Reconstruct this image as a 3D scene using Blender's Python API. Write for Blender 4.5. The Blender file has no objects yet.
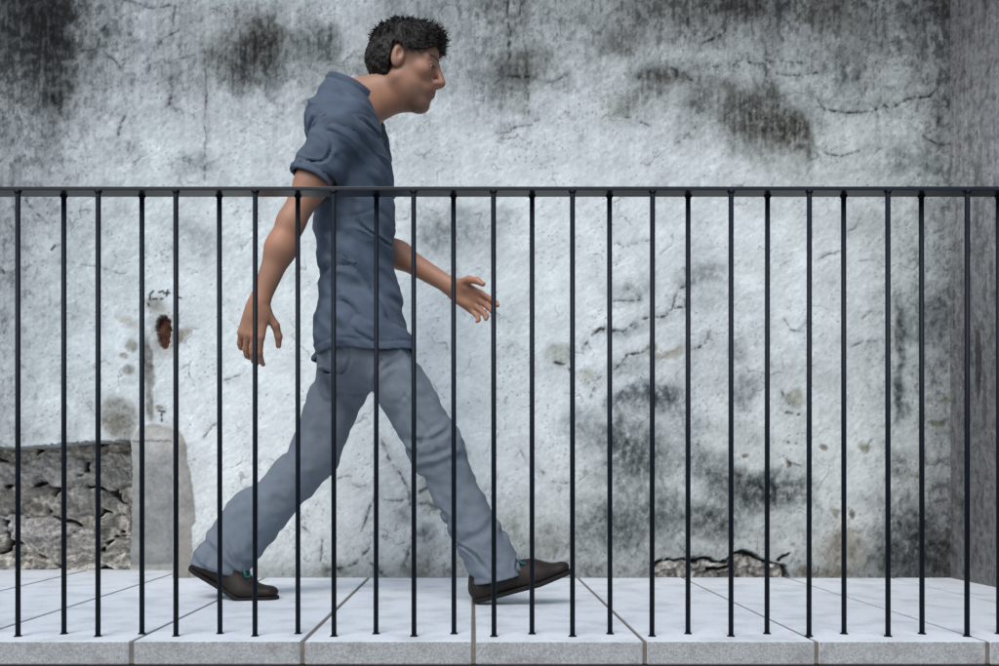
import bpy, math, random
import numpy as np
from mathutils import Vector

S = bpy.context.scene
COL = S.collection
R = math.radians

# ------------------------------------------------------------------ camera
F, CX, CY, CH = 926.0, 473.0, 478.0, 0.356      # focal (px of a 999 px wide frame), vanishing point, eye height above paving
cam_d = bpy.data.cameras.new('camera')
cam = bpy.data.objects.new('camera', cam_d)
COL.objects.link(cam)
cam.location = (0, 0, CH)
cam.rotation_euler = (R(90), 0, 0)
cam_d.sensor_width = 36.0
cam_d.lens = 36.0 * F / 999.0
cam_d.shift_x = (499.5 - CX) / 999.0
cam_d.shift_y = (CY - 333.0) / 999.0
cam_d.clip_start = 0.05
cam_d.clip_end = 500
S.camera = cam

# ------------------------------------------------------------------ light (overcast)
world = bpy.data.worlds.new('World')
S.world = world
world.use_nodes = True
wn = world.node_tree
bg = wn.nodes['Background']
sky = wn.nodes.new('ShaderNodeTexSky')
sky.sky_type = 'NISHITA'
sky.sun_disc = False
SUN_EL, SUN_ROT = 50.0, 198.0
sky.sun_elevation = R(SUN_EL)
sky.sun_rotation = R(SUN_ROT)
sky.air_density = 1.0
sky.dust_density = 2.5
wn.links.new(sky.outputs[0], bg.inputs['Color'])
bg.inputs['Strength'].default_value = 0.12
sun_d = bpy.data.lights.new('sun', 'SUN')
sun_d.energy = 1.35
sun_d.angle = R(34)
sun_d.color = (1.0, 0.985, 0.965)
sun = bpy.data.objects.new('sun', sun_d)
COL.objects.link(sun)
az = R(SUN_ROT)
dirv = Vector((math.sin(az) * math.cos(R(SUN_EL)), math.cos(az) * math.cos(R(SUN_EL)), math.sin(R(SUN_EL))))
sun.rotation_euler = dirv.to_track_quat('Z', 'Y').to_euler()
S.view_settings.view_transform = 'Standard'
S.view_settings.look = 'None'
S.view_settings.exposure = 0.58
S.view_settings.gamma = 1.0
S.view_settings.use_curve_mapping = False

# ------------------------------------------------------------------ helpers
def lin(v):
    v = np.asarray(v, dtype=np.float64) / 255.0
    return np.where(v <= 0.04045, v / 12.92, ((np.maximum(v, 0.0) + 0.055) / 1.055) ** 2.4)

def sm(a, b, x):
    t = np.clip((x - a) / (b - a), 0, 1)
    return t * t * (3 - 2 * t)

def PX(px, py, y):
    return np.array([(px - CX) / F * y, y, CH - (py - CY) / F * y])

_rs = np.random.RandomState
def perlin(x, y, seed=0):
    rs = _rs(seed)
    ang = rs.rand(256, 256) * 2 * math.pi
    gx, gy = np.cos(ang), np.sin(ang)
    xi = np.floor(x).astype(int); yi = np.floor(y).astype(int)
    fx = x - xi; fy = y - yi
    u = fx * fx * fx * (fx * (fx * 6 - 15) + 10); v = fy * fy * fy * (fy * (fy * 6 - 15) + 10)
    def g(ix, iy, dx, dy):
        a = ix & 255; b = iy & 255
        return gx[a, b] * dx + gy[a, b] * dy
    n00 = g(xi, yi, fx, fy); n10 = g(xi + 1, yi, fx - 1, fy)
    n01 = g(xi, yi + 1, fx, fy - 1); n11 = g(xi + 1, yi + 1, fx - 1, fy - 1)
    return ((n00 * (1 - u) + n10 * u) * (1 - v) + (n01 * (1 - u) + n11 * u) * v) * 1.5

def fbm(x, y, seed=0, octv=4, gain=0.55):
    s = 0; a = 1; t = 0
    for o in range(octv):
        s = s + a * perlin(x * 2 ** o + 17.3 * o, y * 2 ** o - 9.1 * o, seed + o)
        t += a; a *= gain
    return s / t

def worley(x, y, seed=0):
    rs = _rs(seed)
    jx = rs.rand(128, 128); jy = rs.rand(128, 128); cid = rs.rand(128, 128)
    xi = np.floor(x).astype(int); yi = np.floor(y).astype(int)
    f1 = np.full(x.shape, 9.0); f2 = np.full(x.shape, 9.0); c = np.zeros(x.shape)
    for dx in (-1, 0, 1):
        for dy in (-1, 0, 1):
            a = (xi + dx) & 127; b = (yi + dy) & 127
            d = np.hypot(xi + dx + 0.1 + 0.8 * jx[a, b] - x, yi + dy + 0.1 + 0.8 * jy[a, b] - y)
            closer = d < f1
            f2 = np.where(closer, f1, np.minimum(f2, d))
            c = np.where(closer, cid[a, b], c)
            f1 = np.where(closer, d, f1)
    return f1, f2, c

def noise3(x, y, z, seed=0):
    rs = _rs(seed)
    L = rs.rand(32, 32, 32).astype(np.float32) * 2 - 1
    xi = np.floor(x).astype(int); yi = np.floor(y).astype(int); zi = np.floor(z).astype(int)
    fx = x - xi; fy = y - yi; fz = z - zi
    fx = fx * fx * (3 - 2 * fx); fy = fy * fy * (3 - 2 * fy); fz = fz * fz * (3 - 2 * fz)
    r = 0
    for a in (0, 1):
        for b in (0, 1):
            for c in (0, 1):
                w = (fx if a else 1 - fx) * (fy if b else 1 - fy) * (fz if c else 1 - fz)
                r = r + w * L[(xi + a) & 31, (yi + b) & 31, (zi + c) & 31]
    return r

def seg_dist(px, py, a, b):
    ax, ay = a; bx, by = b
    dx, dy = bx - ax, by - ay
    t = np.clip(((px - ax) * dx + (py - ay) * dy) / (dx * dx + dy * dy + 1e-9), 0, 1)
    return np.hypot(px - ax - t * dx, py - ay - t * dy)

def new_mesh(name, verts, faces_flat, sizes, mat, parent=None, origin=(0, 0, 0), smooth=True, colors=None):
    """verts (n,3); faces_flat loop indices; sizes per polygon"""
    verts = np.asarray(verts, dtype=np.float32) - np.asarray(origin, dtype=np.float32)
    faces_flat = np.asarray(faces_flat, dtype=np.int32); sizes = np.asarray(sizes, dtype=np.int32)
    me = bpy.data.meshes.new(name)
    me.vertices.add(len(verts)); me.vertices.foreach_set('co', verts.ravel())
    me.loops.add(len(faces_flat)); me.loops.foreach_set('vertex_index', faces_flat)
    me.polygons.add(len(sizes))
    starts = np.concatenate(([0], np.cumsum(sizes)[:-1])).astype(np.int32)
    me.polygons.foreach_set('loop_start', starts)
    me.polygons.foreach_set('loop_total', sizes)
    me.polygons.foreach_set('use_smooth', np.full(len(sizes), smooth, dtype=bool))
    if colors is not None:
        ca = me.color_attributes.new('tint', 'FLOAT_COLOR', 'POINT')
        c4 = np.ones((len(verts), 4), dtype=np.float32); c4[:, :3] = colors
        ca.data.foreach_set('color', c4.ravel())
    me.update(); me.validate()
    me.materials.append(mat)
    o = bpy.data.objects.new(name, me)
    COL.objects.link(o)
    if parent is None:
        o.location = origin
    else:
        o.parent = parent
        o.location = Vector(origin) - parent.location
    return o

class MB:
    """collects simple solids into one mesh"""
    def __init__(self):
        self.v = []; self.f = []
    def add(self, verts, faces):
        n = len(self.v)
        self.v += [tuple(p) for p in verts]
        self.f += [tuple(i + n for i in f) for f in faces]
    def box(self, x0, x1, y0, y1, z0, z1, bev=0.0):
        if bev <= 0:
            vs = [(x, y, z) for x in (x0, x1) for y in (y0, y1) for z in (z0, z1)]
            self.add(vs, [(0, 1, 3, 2), (4, 6, 7, 5), (0, 4, 5, 1), (2, 3, 7, 6), (0, 2, 6, 4), (1, 5, 7, 3)])
            return
        import bmesh
        bm = bmesh.new()
        bmesh.ops.create_cube(bm, size=1)
        for v in bm.verts:
            v.co.x = x0 if v.co.x < 0 else x1
            v.co.y = y0 if v.co.y < 0 else y1
            v.co.z = z0 if v.co.z < 0 else z1
        bmesh.ops.bevel(bm, geom=list(bm.edges), offset=bev, segments=2, profile=0.5, affect='EDGES')
        bm.verts.index_update()
        self.add([v.co[:] for v in bm.verts], [tuple(v.index for v in f.verts) for f in bm.faces])
        bm.free()
    def cyl(self, a, b, r, n=12, rb=None):
        a = Vector(a); b = Vector(b); rb = r if rb is None else rb
        d = (b - a).normalized()
        u = d.orthogonal().normalized(); w = d.cross(u)
        ring = lambda c, rr: [c + rr * (math.cos(2 * math.pi * i / n) * u + math.sin(2 * math.pi * i / n) * w) for i in range(n)]
        vs = ring(a, r) + ring(b, rb)
        fs = [(i, (i + 1) % n, n + (i + 1) % n, n + i) for i in range(n)]
        fs += [tuple(range(n))[::-1], tuple(range(n, 2 * n))]
        self.add(vs, fs)
    def build(self, name, mat, parent=None, origin=(0, 0, 0), smooth=False):
        flat = [i for f in self.f for i in f]
        return new_mesh(name, self.v, flat, [len(f) for f in self.f], mat, parent, origin, smooth)

def tag(o, label=None, category=None, group=None, kind=None):
    if label: o['label'] = label
    if category: o['category'] = category
    if group: o['group'] = group
    if kind: o['kind'] = kind
    return o

def material(name, color=(0.5, 0.5, 0.5), rough=0.8, spec=0.3, attr=False, var=0.12, scale=60, bump=0.2, bscale=200,
             bdist=0.002, metallic=0.0, second=None, detail=6, world=False):
    m = bpy.data.materials.new(name); m.use_nodes = True
    nt = m.node_tree; b = nt.nodes['Principled BSDF']
    b.inputs['Roughness'].default_value = rough
    b.inputs['Metallic'].default_value = metallic
    b.inputs['Specular IOR Level'].default_value = spec
    tc = nt.nodes.new('ShaderNodeTexCoord')
    vec = nt.nodes.new('ShaderNodeNewGeometry').outputs['Position'] if world else tc.outputs['Object']
    n1 = nt.nodes.new('ShaderNodeTexNoise')
    n1.inputs['Scale'].default_value = scale; n1.inputs['Detail'].default_value = detail
    n1.inputs['Roughness'].default_value = 0.65
    nt.links.new(vec, n1.inputs['Vector'])
    mr = nt.nodes.new('ShaderNodeMapRange')
    mr.inputs['From Min'].default_value = 0.25; mr.inputs['From Max'].default_value = 0.75
    mr.inputs['To Min'].default_value = 1 - var; mr.inputs['To Max'].default_value = 1 + var
    nt.links.new(n1.outputs['Fac'], mr.inputs['Value'])
    mix = nt.nodes.new('ShaderNodeVectorMath'); mix.operation = 'SCALE'
    if attr:
        a = nt.nodes.new('ShaderNodeAttribute'); a.attribute_name = 'tint'
        src = a.outputs['Color']
    else:
        c = nt.nodes.new('ShaderNodeRGB'); c.outputs[0].default_value = (*color, 1)
        src = c.outputs[0]
    if second is not None:
        n3 = nt.nodes.new('ShaderNodeTexNoise'); n3.inputs['Scale'].default_value = second[1]
        n3.inputs['Detail'].default_value = 4
        nt.links.new(vec, n3.inputs['Vector'])
        rr = nt.nodes.new('ShaderNodeMapRange')
        rr.inputs['From Min'].default_value = second[2]; rr.inputs['From Max'].default_value = second[3]
        nt.links.new(n3.outputs['Fac'], rr.inputs['Value'])
        mx = nt.nodes.new('ShaderNodeMixRGB')
        nt.links.new(rr.outputs['Result'], mx.inputs['Fac'])
        nt.links.new(src, mx.inputs['Color1'])
        mx.inputs['Color2'].default_value = (*second[0], 1)
        src = mx.outputs['Color']
    nt.links.new(src, mix.inputs[0])
    nt.links.new(mr.outputs['Result'], mix.inputs['Scale'])
    nt.links.new(mix.outputs['Vector'], b.inputs['Base Color'])
    if bump > 0:
        n2 = nt.nodes.new('ShaderNodeTexNoise')
        n2.inputs['Scale'].default_value = bscale; n2.inputs['Detail'].default_value = 5
        nt.links.new(vec, n2.inputs['Vector'])
        bp = nt.nodes.new('ShaderNodeBump')
        bp.inputs['Strength'].default_value = bump; bp.inputs['Distance'].default_value = bdist
        nt.links.new(n2.outputs['Fac'], bp.inputs['Height'])
        nt.links.new(bp.outputs['Normal'], b.inputs['Normal'])
    return m

M_PLASTER = material('weathered_plaster', rough=0.92, spec=0.15, attr=True, var=0.09, scale=150, bump=0.22, bscale=190, bdist=0.002)
M_STONE = material('rubble_stone', rough=0.95, spec=0.1, attr=True, var=0.28, scale=70, bump=0.8, bscale=110, bdist=0.006)
M_SLAB = material('granite_paving', (0.58, 0.632, 0.68), rough=0.85, spec=0.2, var=0.11, scale=120, bump=0.35, bscale=260, bdist=0.0015,
                  second=((0.42, 0.462, 0.50), 9.0, 0.47, 0.76), world=True)
M_SLABEDGE = material('pitted_granite_edge', (0.335, 0.355, 0.365), rough=0.95, spec=0.1, var=0.42, scale=210, bump=0.45, bscale=420, bdist=0.003, second=((0.20, 0.205, 0.205), 16.0, 0.50, 0.80), world=True)
M_MORTAR = material('joint_mortar', (0.16, 0.145, 0.125), rough=0.95, spec=0.1, var=0.3, scale=60, bump=0.5, bscale=150)
M_ASPHALT = material('asphalt', (0.05, 0.05, 0.052), rough=0.9, var=0.2, scale=40, bump=0.5, bscale=120)
M_STEEL = material('painted_steel', (0.0032, 0.0075, 0.0145), rough=0.6, spec=0.22, var=0.15, scale=30, bump=0.08, bscale=90, bdist=0.001)
M_RAIL = material('gloss_painted_steel', (0.0030, 0.0066, 0.0115), rough=0.32, spec=0.34, var=0.15, scale=30, bump=0.05, bscale=90, bdist=0.001)
M_RUST = material('rusty_cavity', (0.035, 0.014, 0.008), rough=0.95, spec=0.05, var=0.5, scale=80, bump=0.8, bscale=120, bdist=0.006)

# ------------------------------------------------------------------ ground
g = MB()
g.add([(-60, -60, -1.2), (60, -60, -1.2), (60, 60, -1.2), (-60, 60, -1.2)], [(0, 1, 2, 3)])
tag(g.build('street', M_ASPHALT), kind='structure')

SL0, SLT, PITCH, GAP = 2.016, 0.051, 0.3735, 0.010
pv = MB()
pv.box(-4.3, 1.90, SL0 + 0.004, 3.86, -SLT + 0.002, -0.004)          # mortar bed, filling the joints
pv.box(-4.3, 1.90, SL0 + 0.022, 3.86, -1.25, -SLT - 0.001)            # masonry the slabs rest on
pave = tag(pv.build('pavement', M_MORTAR), kind='structure')
random.seed(4)
for k in range(-11, 5):
    x0 = 0.002 + PITCH * k + GAP / 2 + random.uniform(-.001, .001)
    x1 = 0.002 + PITCH * (k + 1) - GAP / 2 + random.uniform(-.001, .001)
    s = MB()
    s.box(x0, x1, SL0 + random.uniform(-.001, .001), 3.80, -SLT, random.uniform(-.0006, .0006), bev=0.003)
    o = s.build('paving_slab', M_SLAB, pave, origin=(x0, SL0, 0))
    o.data.materials.append(M_SLABEDGE)
    for p in o.data.polygons:
        if p.normal.y < -0.8: p.material_index = 1

# ------------------------------------------------------------------ the plaster wall
WY = 3.297
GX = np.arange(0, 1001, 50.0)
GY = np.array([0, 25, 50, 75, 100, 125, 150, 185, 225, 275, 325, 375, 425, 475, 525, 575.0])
GL = np.array([  # wall tones: stains and grime with the lens vignette painted in
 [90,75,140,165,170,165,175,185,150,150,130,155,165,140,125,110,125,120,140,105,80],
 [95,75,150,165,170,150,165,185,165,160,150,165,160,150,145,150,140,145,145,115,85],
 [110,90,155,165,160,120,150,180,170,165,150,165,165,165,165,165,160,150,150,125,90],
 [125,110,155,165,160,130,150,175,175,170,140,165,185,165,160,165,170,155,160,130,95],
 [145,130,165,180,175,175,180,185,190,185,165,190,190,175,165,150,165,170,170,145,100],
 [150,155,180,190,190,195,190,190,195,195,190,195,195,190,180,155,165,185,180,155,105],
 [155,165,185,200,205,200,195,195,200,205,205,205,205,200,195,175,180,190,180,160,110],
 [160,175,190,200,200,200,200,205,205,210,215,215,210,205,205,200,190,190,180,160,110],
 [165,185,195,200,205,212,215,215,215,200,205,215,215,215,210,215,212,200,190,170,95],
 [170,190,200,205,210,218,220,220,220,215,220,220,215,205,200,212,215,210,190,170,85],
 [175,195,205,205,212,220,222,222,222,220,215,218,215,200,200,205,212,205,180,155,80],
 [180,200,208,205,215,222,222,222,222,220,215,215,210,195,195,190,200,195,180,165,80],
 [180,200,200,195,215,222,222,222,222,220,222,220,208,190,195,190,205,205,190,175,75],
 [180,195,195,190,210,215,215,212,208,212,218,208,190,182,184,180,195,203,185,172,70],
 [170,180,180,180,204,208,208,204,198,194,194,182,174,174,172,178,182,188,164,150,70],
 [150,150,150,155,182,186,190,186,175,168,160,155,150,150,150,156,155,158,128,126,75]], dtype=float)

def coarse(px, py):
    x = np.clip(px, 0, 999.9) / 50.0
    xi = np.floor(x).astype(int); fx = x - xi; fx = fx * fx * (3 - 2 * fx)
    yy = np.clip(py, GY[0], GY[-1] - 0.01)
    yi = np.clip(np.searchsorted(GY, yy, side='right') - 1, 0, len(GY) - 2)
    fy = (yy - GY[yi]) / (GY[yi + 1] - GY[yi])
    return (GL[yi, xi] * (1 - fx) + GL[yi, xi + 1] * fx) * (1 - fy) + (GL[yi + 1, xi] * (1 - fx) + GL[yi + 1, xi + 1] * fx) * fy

# cracks: (strength, width px, points)
CR = [
 (.40, 1.6, [(585,345),(592,337),(600,329),(612,331),(625,330),(636,323),(650,318),(664,317),(672,309),(685,307)]),
 (.38, 1.6, [(616,369),(622,360),(627,353),(640,352),(650,347)]),
 (.35, 1.6, [(695,351),(704,346),(708,338),(709,332)]),
 (.30, 1.2, [(614,302),(625,301),(640,300)]), (.25, 1.2, [(629,288),(640,297)]),
 (.30, 1.3, [(672,309),(674,298),(680,290),(688,284)]),
 (.30, 1.3, [(587,384),(596,381),(602,377)]), (.28, 1.3, [(590,397),(595,387)]),
 (.38, 1.5, [(555,363),(565,364),(570,370)]),
 (.35, 1.5, [(361,531),(366,520),(370,508),(374,498)]),
 (.32, 1.6, [(381,440),(388,458),(399,472),(406,486),(411,502),(411,505)]),
 (.28, 1.4, [(378,497),(388,500),(398,501),(408,499)]),
 (.33, 2.0, [(418,504),(432,506),(449,508)]), (.36, 2.0, [(420,493),(430,488),(445,487),(460,490),(474,493),(485,489)]),
 (.32, 2.2, [(461,480),(462,465),(463,450)]), (.28, 1.6, [(474,493),(473,502)]),
 (.30, 1.8, [(431,473),(441,467),(445,461)]),
 (.34, 1.8, [(330,571),(345,568),(356,562),(363,555),(369,548)]), (.28, 1.6, [(321,561),(322,548),(322,542)]),
 (.32, 2.0, [(371,563),(378,570),(384,578)]), (.30, 2.0, [(405,566),(408,553),(410,545)]),
 (.32, 1.4, [(312,491),(320,484),(328,478)]), (.26, 1.2, [(338,478),(348,476)]), (.26, 1.2, [(349,482),(358,487),(366,486)]),
 (.28, 1.2, [(300,525),(310,533)]), (.3, 1.5, [(466,530),(470,540),(478,549)]),
 (.40, 1.6, [(818,100),(826,110),(840,112),(858,112),(872,111),(884,104),(890,108),(900,103),(915,98),(930,96),(937,86),(936,80)]),
 (.36, 1.5, [(923,136),(930,141),(942,145),(962,144)]), (.30, 1.4, [(926,133),(937,128),(939,118)]),
 (.24, 1.2, [(823,152),(838,155),(852,153),(866,147)]),
 (.36, 2.0, [(767,38),(767,60),(767,82)]), (.30, 1.5, [(749,63),(760,65),(770,62)]), (.28, 1.4, [(775,58),(790,61),(812,62)]),
 (.30, 1.5, [(775,73),(800,74),(818,72)]),
 (.42, 1.8, [(702,43),(712,38),(722,34),(726,29)]), (.34, 1.4, [(704,72),(710,66),(718,65)]), (.3, 1.4, [(733,70),(734,62),(745,60),(755,66)]),
 (.30, 1.4, [(627,118),(640,122),(650,127)]), (.32, 1.6, [(678,143),(688,137),(696,128)]),
 (.34, 1.8, [(640,78),(652,72),(668,69),(682,72),(692,79)]),
 (.28, 1.4, [(500,134),(515,127),(528,125),(538,119)]), (.28, 1.6, [(545,84),(558,81),(566,74)]), (.30, 1.6, [(498,70),(510,75),(528,76)]),
 (.32, 1.8, [(508,0),(509,25),(510,58)]), (.26, 1.4, [(521,0),(520,22)]), (.22, 1.3, [(528,80),(529,118)]),
 (.28, 1.3, [(686,0),(688,28)]), (.25, 1.2, [(205,50),(205,110),(204,182)]),
 (.30, 1.6, [(118,138),(121,125),(126,113)]), (.32, 1.8, [(96,48),(100,36),(106,24)]), (.26, 1.4, [(104,52),(114,60),(120,68)]),
 (.34, 2.2, [(53,96),(57,106),(59,114)]), (.24, 1.3, [(66,50),(82,51),(94,50)]),
 (.32, 2.4, [(170,105),(171,88),(171,76)]), (.28, 1.8, [(174,24),(176,8)]), (.24, 1.6, [(158,45),(168,36),(178,30)]),
 (.18, 1.0, [(70,262),(82,264),(96,267),(112,272),(126,274)]), (.22, 1.2, [(120,0),(140,4),(155,8),(170,6)]), (.2, 1.2, [(212,8),(228,14),(240,10)]),
 (.26, 1.4, [(26,200),(36,212),(46,222)]), (.18, 1.0, [(70,212),(84,211),(96,212)]),
 (.26, 1.2, [(617,242),(624,247),(634,246),(641,241),(650,240)]), (.24, 1.2, [(848,232),(856,226),(860,218)]), (.2, 1.1, [(815,262),(830,254),(845,250)]),
 (.22, 1.2, [(785,318),(792,330),(800,332),(807,320)]), (.22, 1.1, [(770,268),(784,264),(792,260)]), (.24, 1.3, [(850,346),(862,342),(876,341)]),
 (.2, 1.1, [(858,262),(874,261)]), (.24, 1.2, [(863,318),(870,312)]),
 (.34, 1.6, [(782,392),(787,402),(790,405)]), (.36, 1.8, [(783,412),(792,413),(800,414)]), (.3, 1.5, [(788,442),(798,443)]), (.3, 1.4, [(786,470),(790,463),(800,466)]),
 (.3, 1.3, [(950,516),(956,522),(962,524)]), (.3, 1.5, [(890,519),(900,523),(906,530)]),
 (.22, 1.2, [(204,437),(215,427),(222,420)]), (.22, 1.1, [(225,380),(238,376),(246,372)]),
 (.24, 1.2, [(553,482),(562,484),(568,483)]), (.22, 1.3, [(515,455),(520,450),(526,462)]), (.24, 1.2, [(540,470),(545,474)]),
 (.22, 1.2, [(505,402),(508,394)]), (.3, 1.8, [(512,346),(513,349)]),
]
# blots: (cx, cy, rx, ry, rotation deg, darkening 0..1, rgb tint of the stain, edge softness 0..1)
GREY = (.98, 1.0, 1.0); OLV = (1.0, .98, .92); BRN = (1.0, .90, .78)
BL = [
 (238,48,34,22,-15,.26,OLV,.8),(268,40,20,26,20,.34,OLV,.7),(312,42,26,20,20,.24,GREY,.8),(330,46,14,20,0,.26,GREY,.8),(385,60,36,18,-12,.24,OLV,.8),
 (240,62,10,26,0,.2,GREY,.9),(268,70,8,30,0,.16,GREY,.9),
 (48,45,20,60,-8,.30,GREY,.8),(15,25,24,45,0,.18,GREY,.8),(56,98,9,6,0,.3,GREY,.8),(100,40,9,20,25,.16,GREY,.9),
 (527,62,26,15,-15,.26,OLV,.8),(516,86,18,22,0,.22,OLV,.9),(622,42,18,12,0,.26,OLV,.8),(650,14,40,20,0,.14,OLV,.9),(730,10,40,18,0,.16,OLV,.9),(828,16,44,16,10,.18,OLV,.9),
 (645,92,26,12,-38,.30,OLV,.8),(670,76,30,8,5,.30,OLV,.8),(618,108,16,16,0,.20,OLV,.9),(698,100,14,13,0,.36,OLV,.7),(735,112,24,22,0,.30,OLV,.8),(765,112,26,26,0,.40,OLV,.75),
 (792,128,20,20,20,.36,OLV,.7),(806,142,7,24,-12,.34,OLV,.8),(770,140,32,26,0,.20,OLV,.9),(720,85,20,8,15,.22,OLV,.8),
 (845,70,22,20,0,.22,GREY,.9),(885,45,18,10,0,.18,GREY,.9),(905,14,16,14,0,.22,GREY,.9),(898,160,12,12,0,.22,GREY,.9),(928,165,20,12,0,.2,GREY,.9),(965,80,16,8,20,.2,GREY,.9),
 (455,232,30,22,-10,.20,GREY,.8),(432,230,14,18,0,.14,GREY,.9),(505,214,12,10,0,.12,GREY,.9),(205,245,14,18,0,.16,GREY,.9),(183,230,18,10,10,.14,GREY,.9),
 (200,165,14,14,0,.18,GREY,.9),(178,168,16,12,0,.16,GREY,.9),(133,145,8,6,0,.22,GREY,.9),
 (630,290,26,14,-10,.12,GREY,.9),(620,332,22,6,-5,.20,GREY,.8),(702,275,26,10,-8,.20,GREY,.8),(706,290,30,16,0,.10,GREY,.9),(632,366,24,12,-10,.14,GREY,.9),
 (666,353,16,5,0,.24,BRN,.8),(560,354,12,10,0,.20,(1,.97,.88),.7),(588,377,6,8,0,.16,(1,.97,.85),.8),(654,343,4,6,0,.2,BRN,.8),
 (630,395,22,8,-20,.2,GREY,.8),(662,393,16,7,0,.24,GREY,.8),(640,400,30,14,0,.16,GREY,.9),
 (585,428,22,20,20,.18,GREY,.9),(638,448,26,22,20,.28,GREY,.9),(616,432,10,22,10,.22,GREY,.9),(628,472,26,26,0,.20,GREY,.9),(604,525,30,22,0,.22,GREY,.9),(640,525,30,24,-15,.18,GREY,.9),
 (668,400,18,14,0,.18,GREY,.9),(700,462,26,14,10,.20,GREY,.9),(738,486,32,16,8,.32,GREY,.85),(716,522,26,16,0,.32,GREY,.85),(672,512,26,16,0,.20,GREY,.9),(752,500,18,12,0,.2,GREY,.9),(690,430,16,16,0,.12,GREY,.9),
 (788,492,24,16,0,.32,GREY,.85),(764,484,16,10,0,.22,GREY,.9),(738,350,10,14,0,.2,GREY,.9),(745,395,10,14,0,.18,GREY,.9),
 (512,525,12,18,0,.16,OLV,.9),(545,540,20,16,0,.14,OLV,.9),(418,568,14,14,0,.26,OLV,.8),(335,574,16,7,0,.22,OLV,.8),(424,535,6,10,0,.24,GREY,.9),(404,516,8,8,0,.16,GREY,.9),(440,485,26,14,0,.14,OLV,.9),(440,506,20,8,0,.14,OLV,.9),
 (900,335,5,44,-2,.40,GREY,.6),(898,395,4,20,0,.25,GREY,.8),(926,320,28,20,0,.20,GREY,.9),(915,332,18,14,0,.14,GREY,.9),(936,303,16,6,0,.14,GREY,.9),
 (903,535,22,40,0,.22,GREY,.9),(930,548,20,30,0,.30,GREY,.85),(890,555,16,18,0,.18,GREY,.9),(845,548,22,24,0,.20,BRN,.85),(806,573,14,5,0,.30,BRN,.8),(834,574,14,5,0,.22,BRN,.9),(900,465,10,14,0,.22,GREY,.9),(900,398,8,20,0,.22,GREY,.9),
 (796,398,11,7,0,.26,(1,.96,.84),.7),(864,447,8,6,0,.30,(1,.96,.82),.7),(823,446,4,3,0,.45,BRN,.6),(938,421,8,4,-12,.30,(1,.95,.78),.7),(948,398,5,4,0,.2,(1,.95,.78),.8),(834,513,5,4,0,.3,BRN,.8),(915,476,4,3,0,.25,BRN,.8),(852,513,3,5,0,.45,BRN,.6),(744,455,4,2,0,.4,BRN,.6),(785,465,3,5,0,.4,BRN,.7),
 # left: damp stains around the rusty hole
 (148,362,5,26,-8,.40,(1,.93,.84),.5),(150,404,5,17,-6,.36,(1,.93,.84),.6),(132,345,6,7,0,.26,(1,.94,.85),.5),(124,357,4,3,0,.26,(1,.94,.86),.5),(129,370,6,5,0,.28,(1,.94,.85),.5),
 (120,418,18,23,-12,.27,(1,.95,.87),.35),(116,424,10,10,0,.12,(1,.95,.87),.8),(155,306,12,8,0,.26,(1,.94,.86),.8),(128,322,12,5,25,.14,(1,.93,.84),.8),(184,333,10,4,-40,.22,(1,.90,.78),.7),(176,338,5,8,0,.2,(1,.92,.8),.8),(163,408,5,3,0,.26,BRN,.7),
 (164,334,14,19,0,.22,(1,.93,.85),.8),
]
# thin dark scribbles in the plaster
SC = [[(150,300),(150,294),(153,291)],[(153,299),(157,299)],[(159,292),(163,291)],[(167,296),(168,290)],[(164,293),(170,293)],[(161,299),(163,299)],[(178,297),(181,298)],[(148,304),(149,306)],
      [(162,414),(162,416)],[(162,419),(162,421)],[(159,411),(165,412)],[(3,270),(4,273)],[(52,250),(55,246)]]

def blob(px, py, b, wx, wy):
    cx, cy, rx, ry, rot, amt, tint, soft = b
    c, s = math.cos(R(rot)), math.sin(R(rot))
    dx = px - cx + wx; dy = py - cy + wy
    d = np.hypot((dx * c + dy * s) / rx, (-dx * s + dy * c) / ry)
    return amt * (1 - sm(1 - 0.85 * soft, 1 + 0.55 * soft + 0.12, d))

HOLES = [(163.5, 332.5, 7.5, 17.0)]

def patch_mask(px, py, wx, wy):
    """cement repair at the lower left, as a soft-edged polygon"""
    x = px + wx * .35; y = py + wy * .35
    right = np.interp(y, [422, 432, 455, 500, 520, 526, 600], [172, 182, 187, 193, 196, 191, 190])
    left = np.full_like(x, 131.0)
    top = np.interp(x, [126, 131, 140, 152, 168, 178, 186], [446, 438, 426, 423, 426, 430, 440])
    return sm(-1.5, 1.5, x - left) * sm(-1.5, 1.5, right - x) * sm(-2, 2, y - top)

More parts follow.
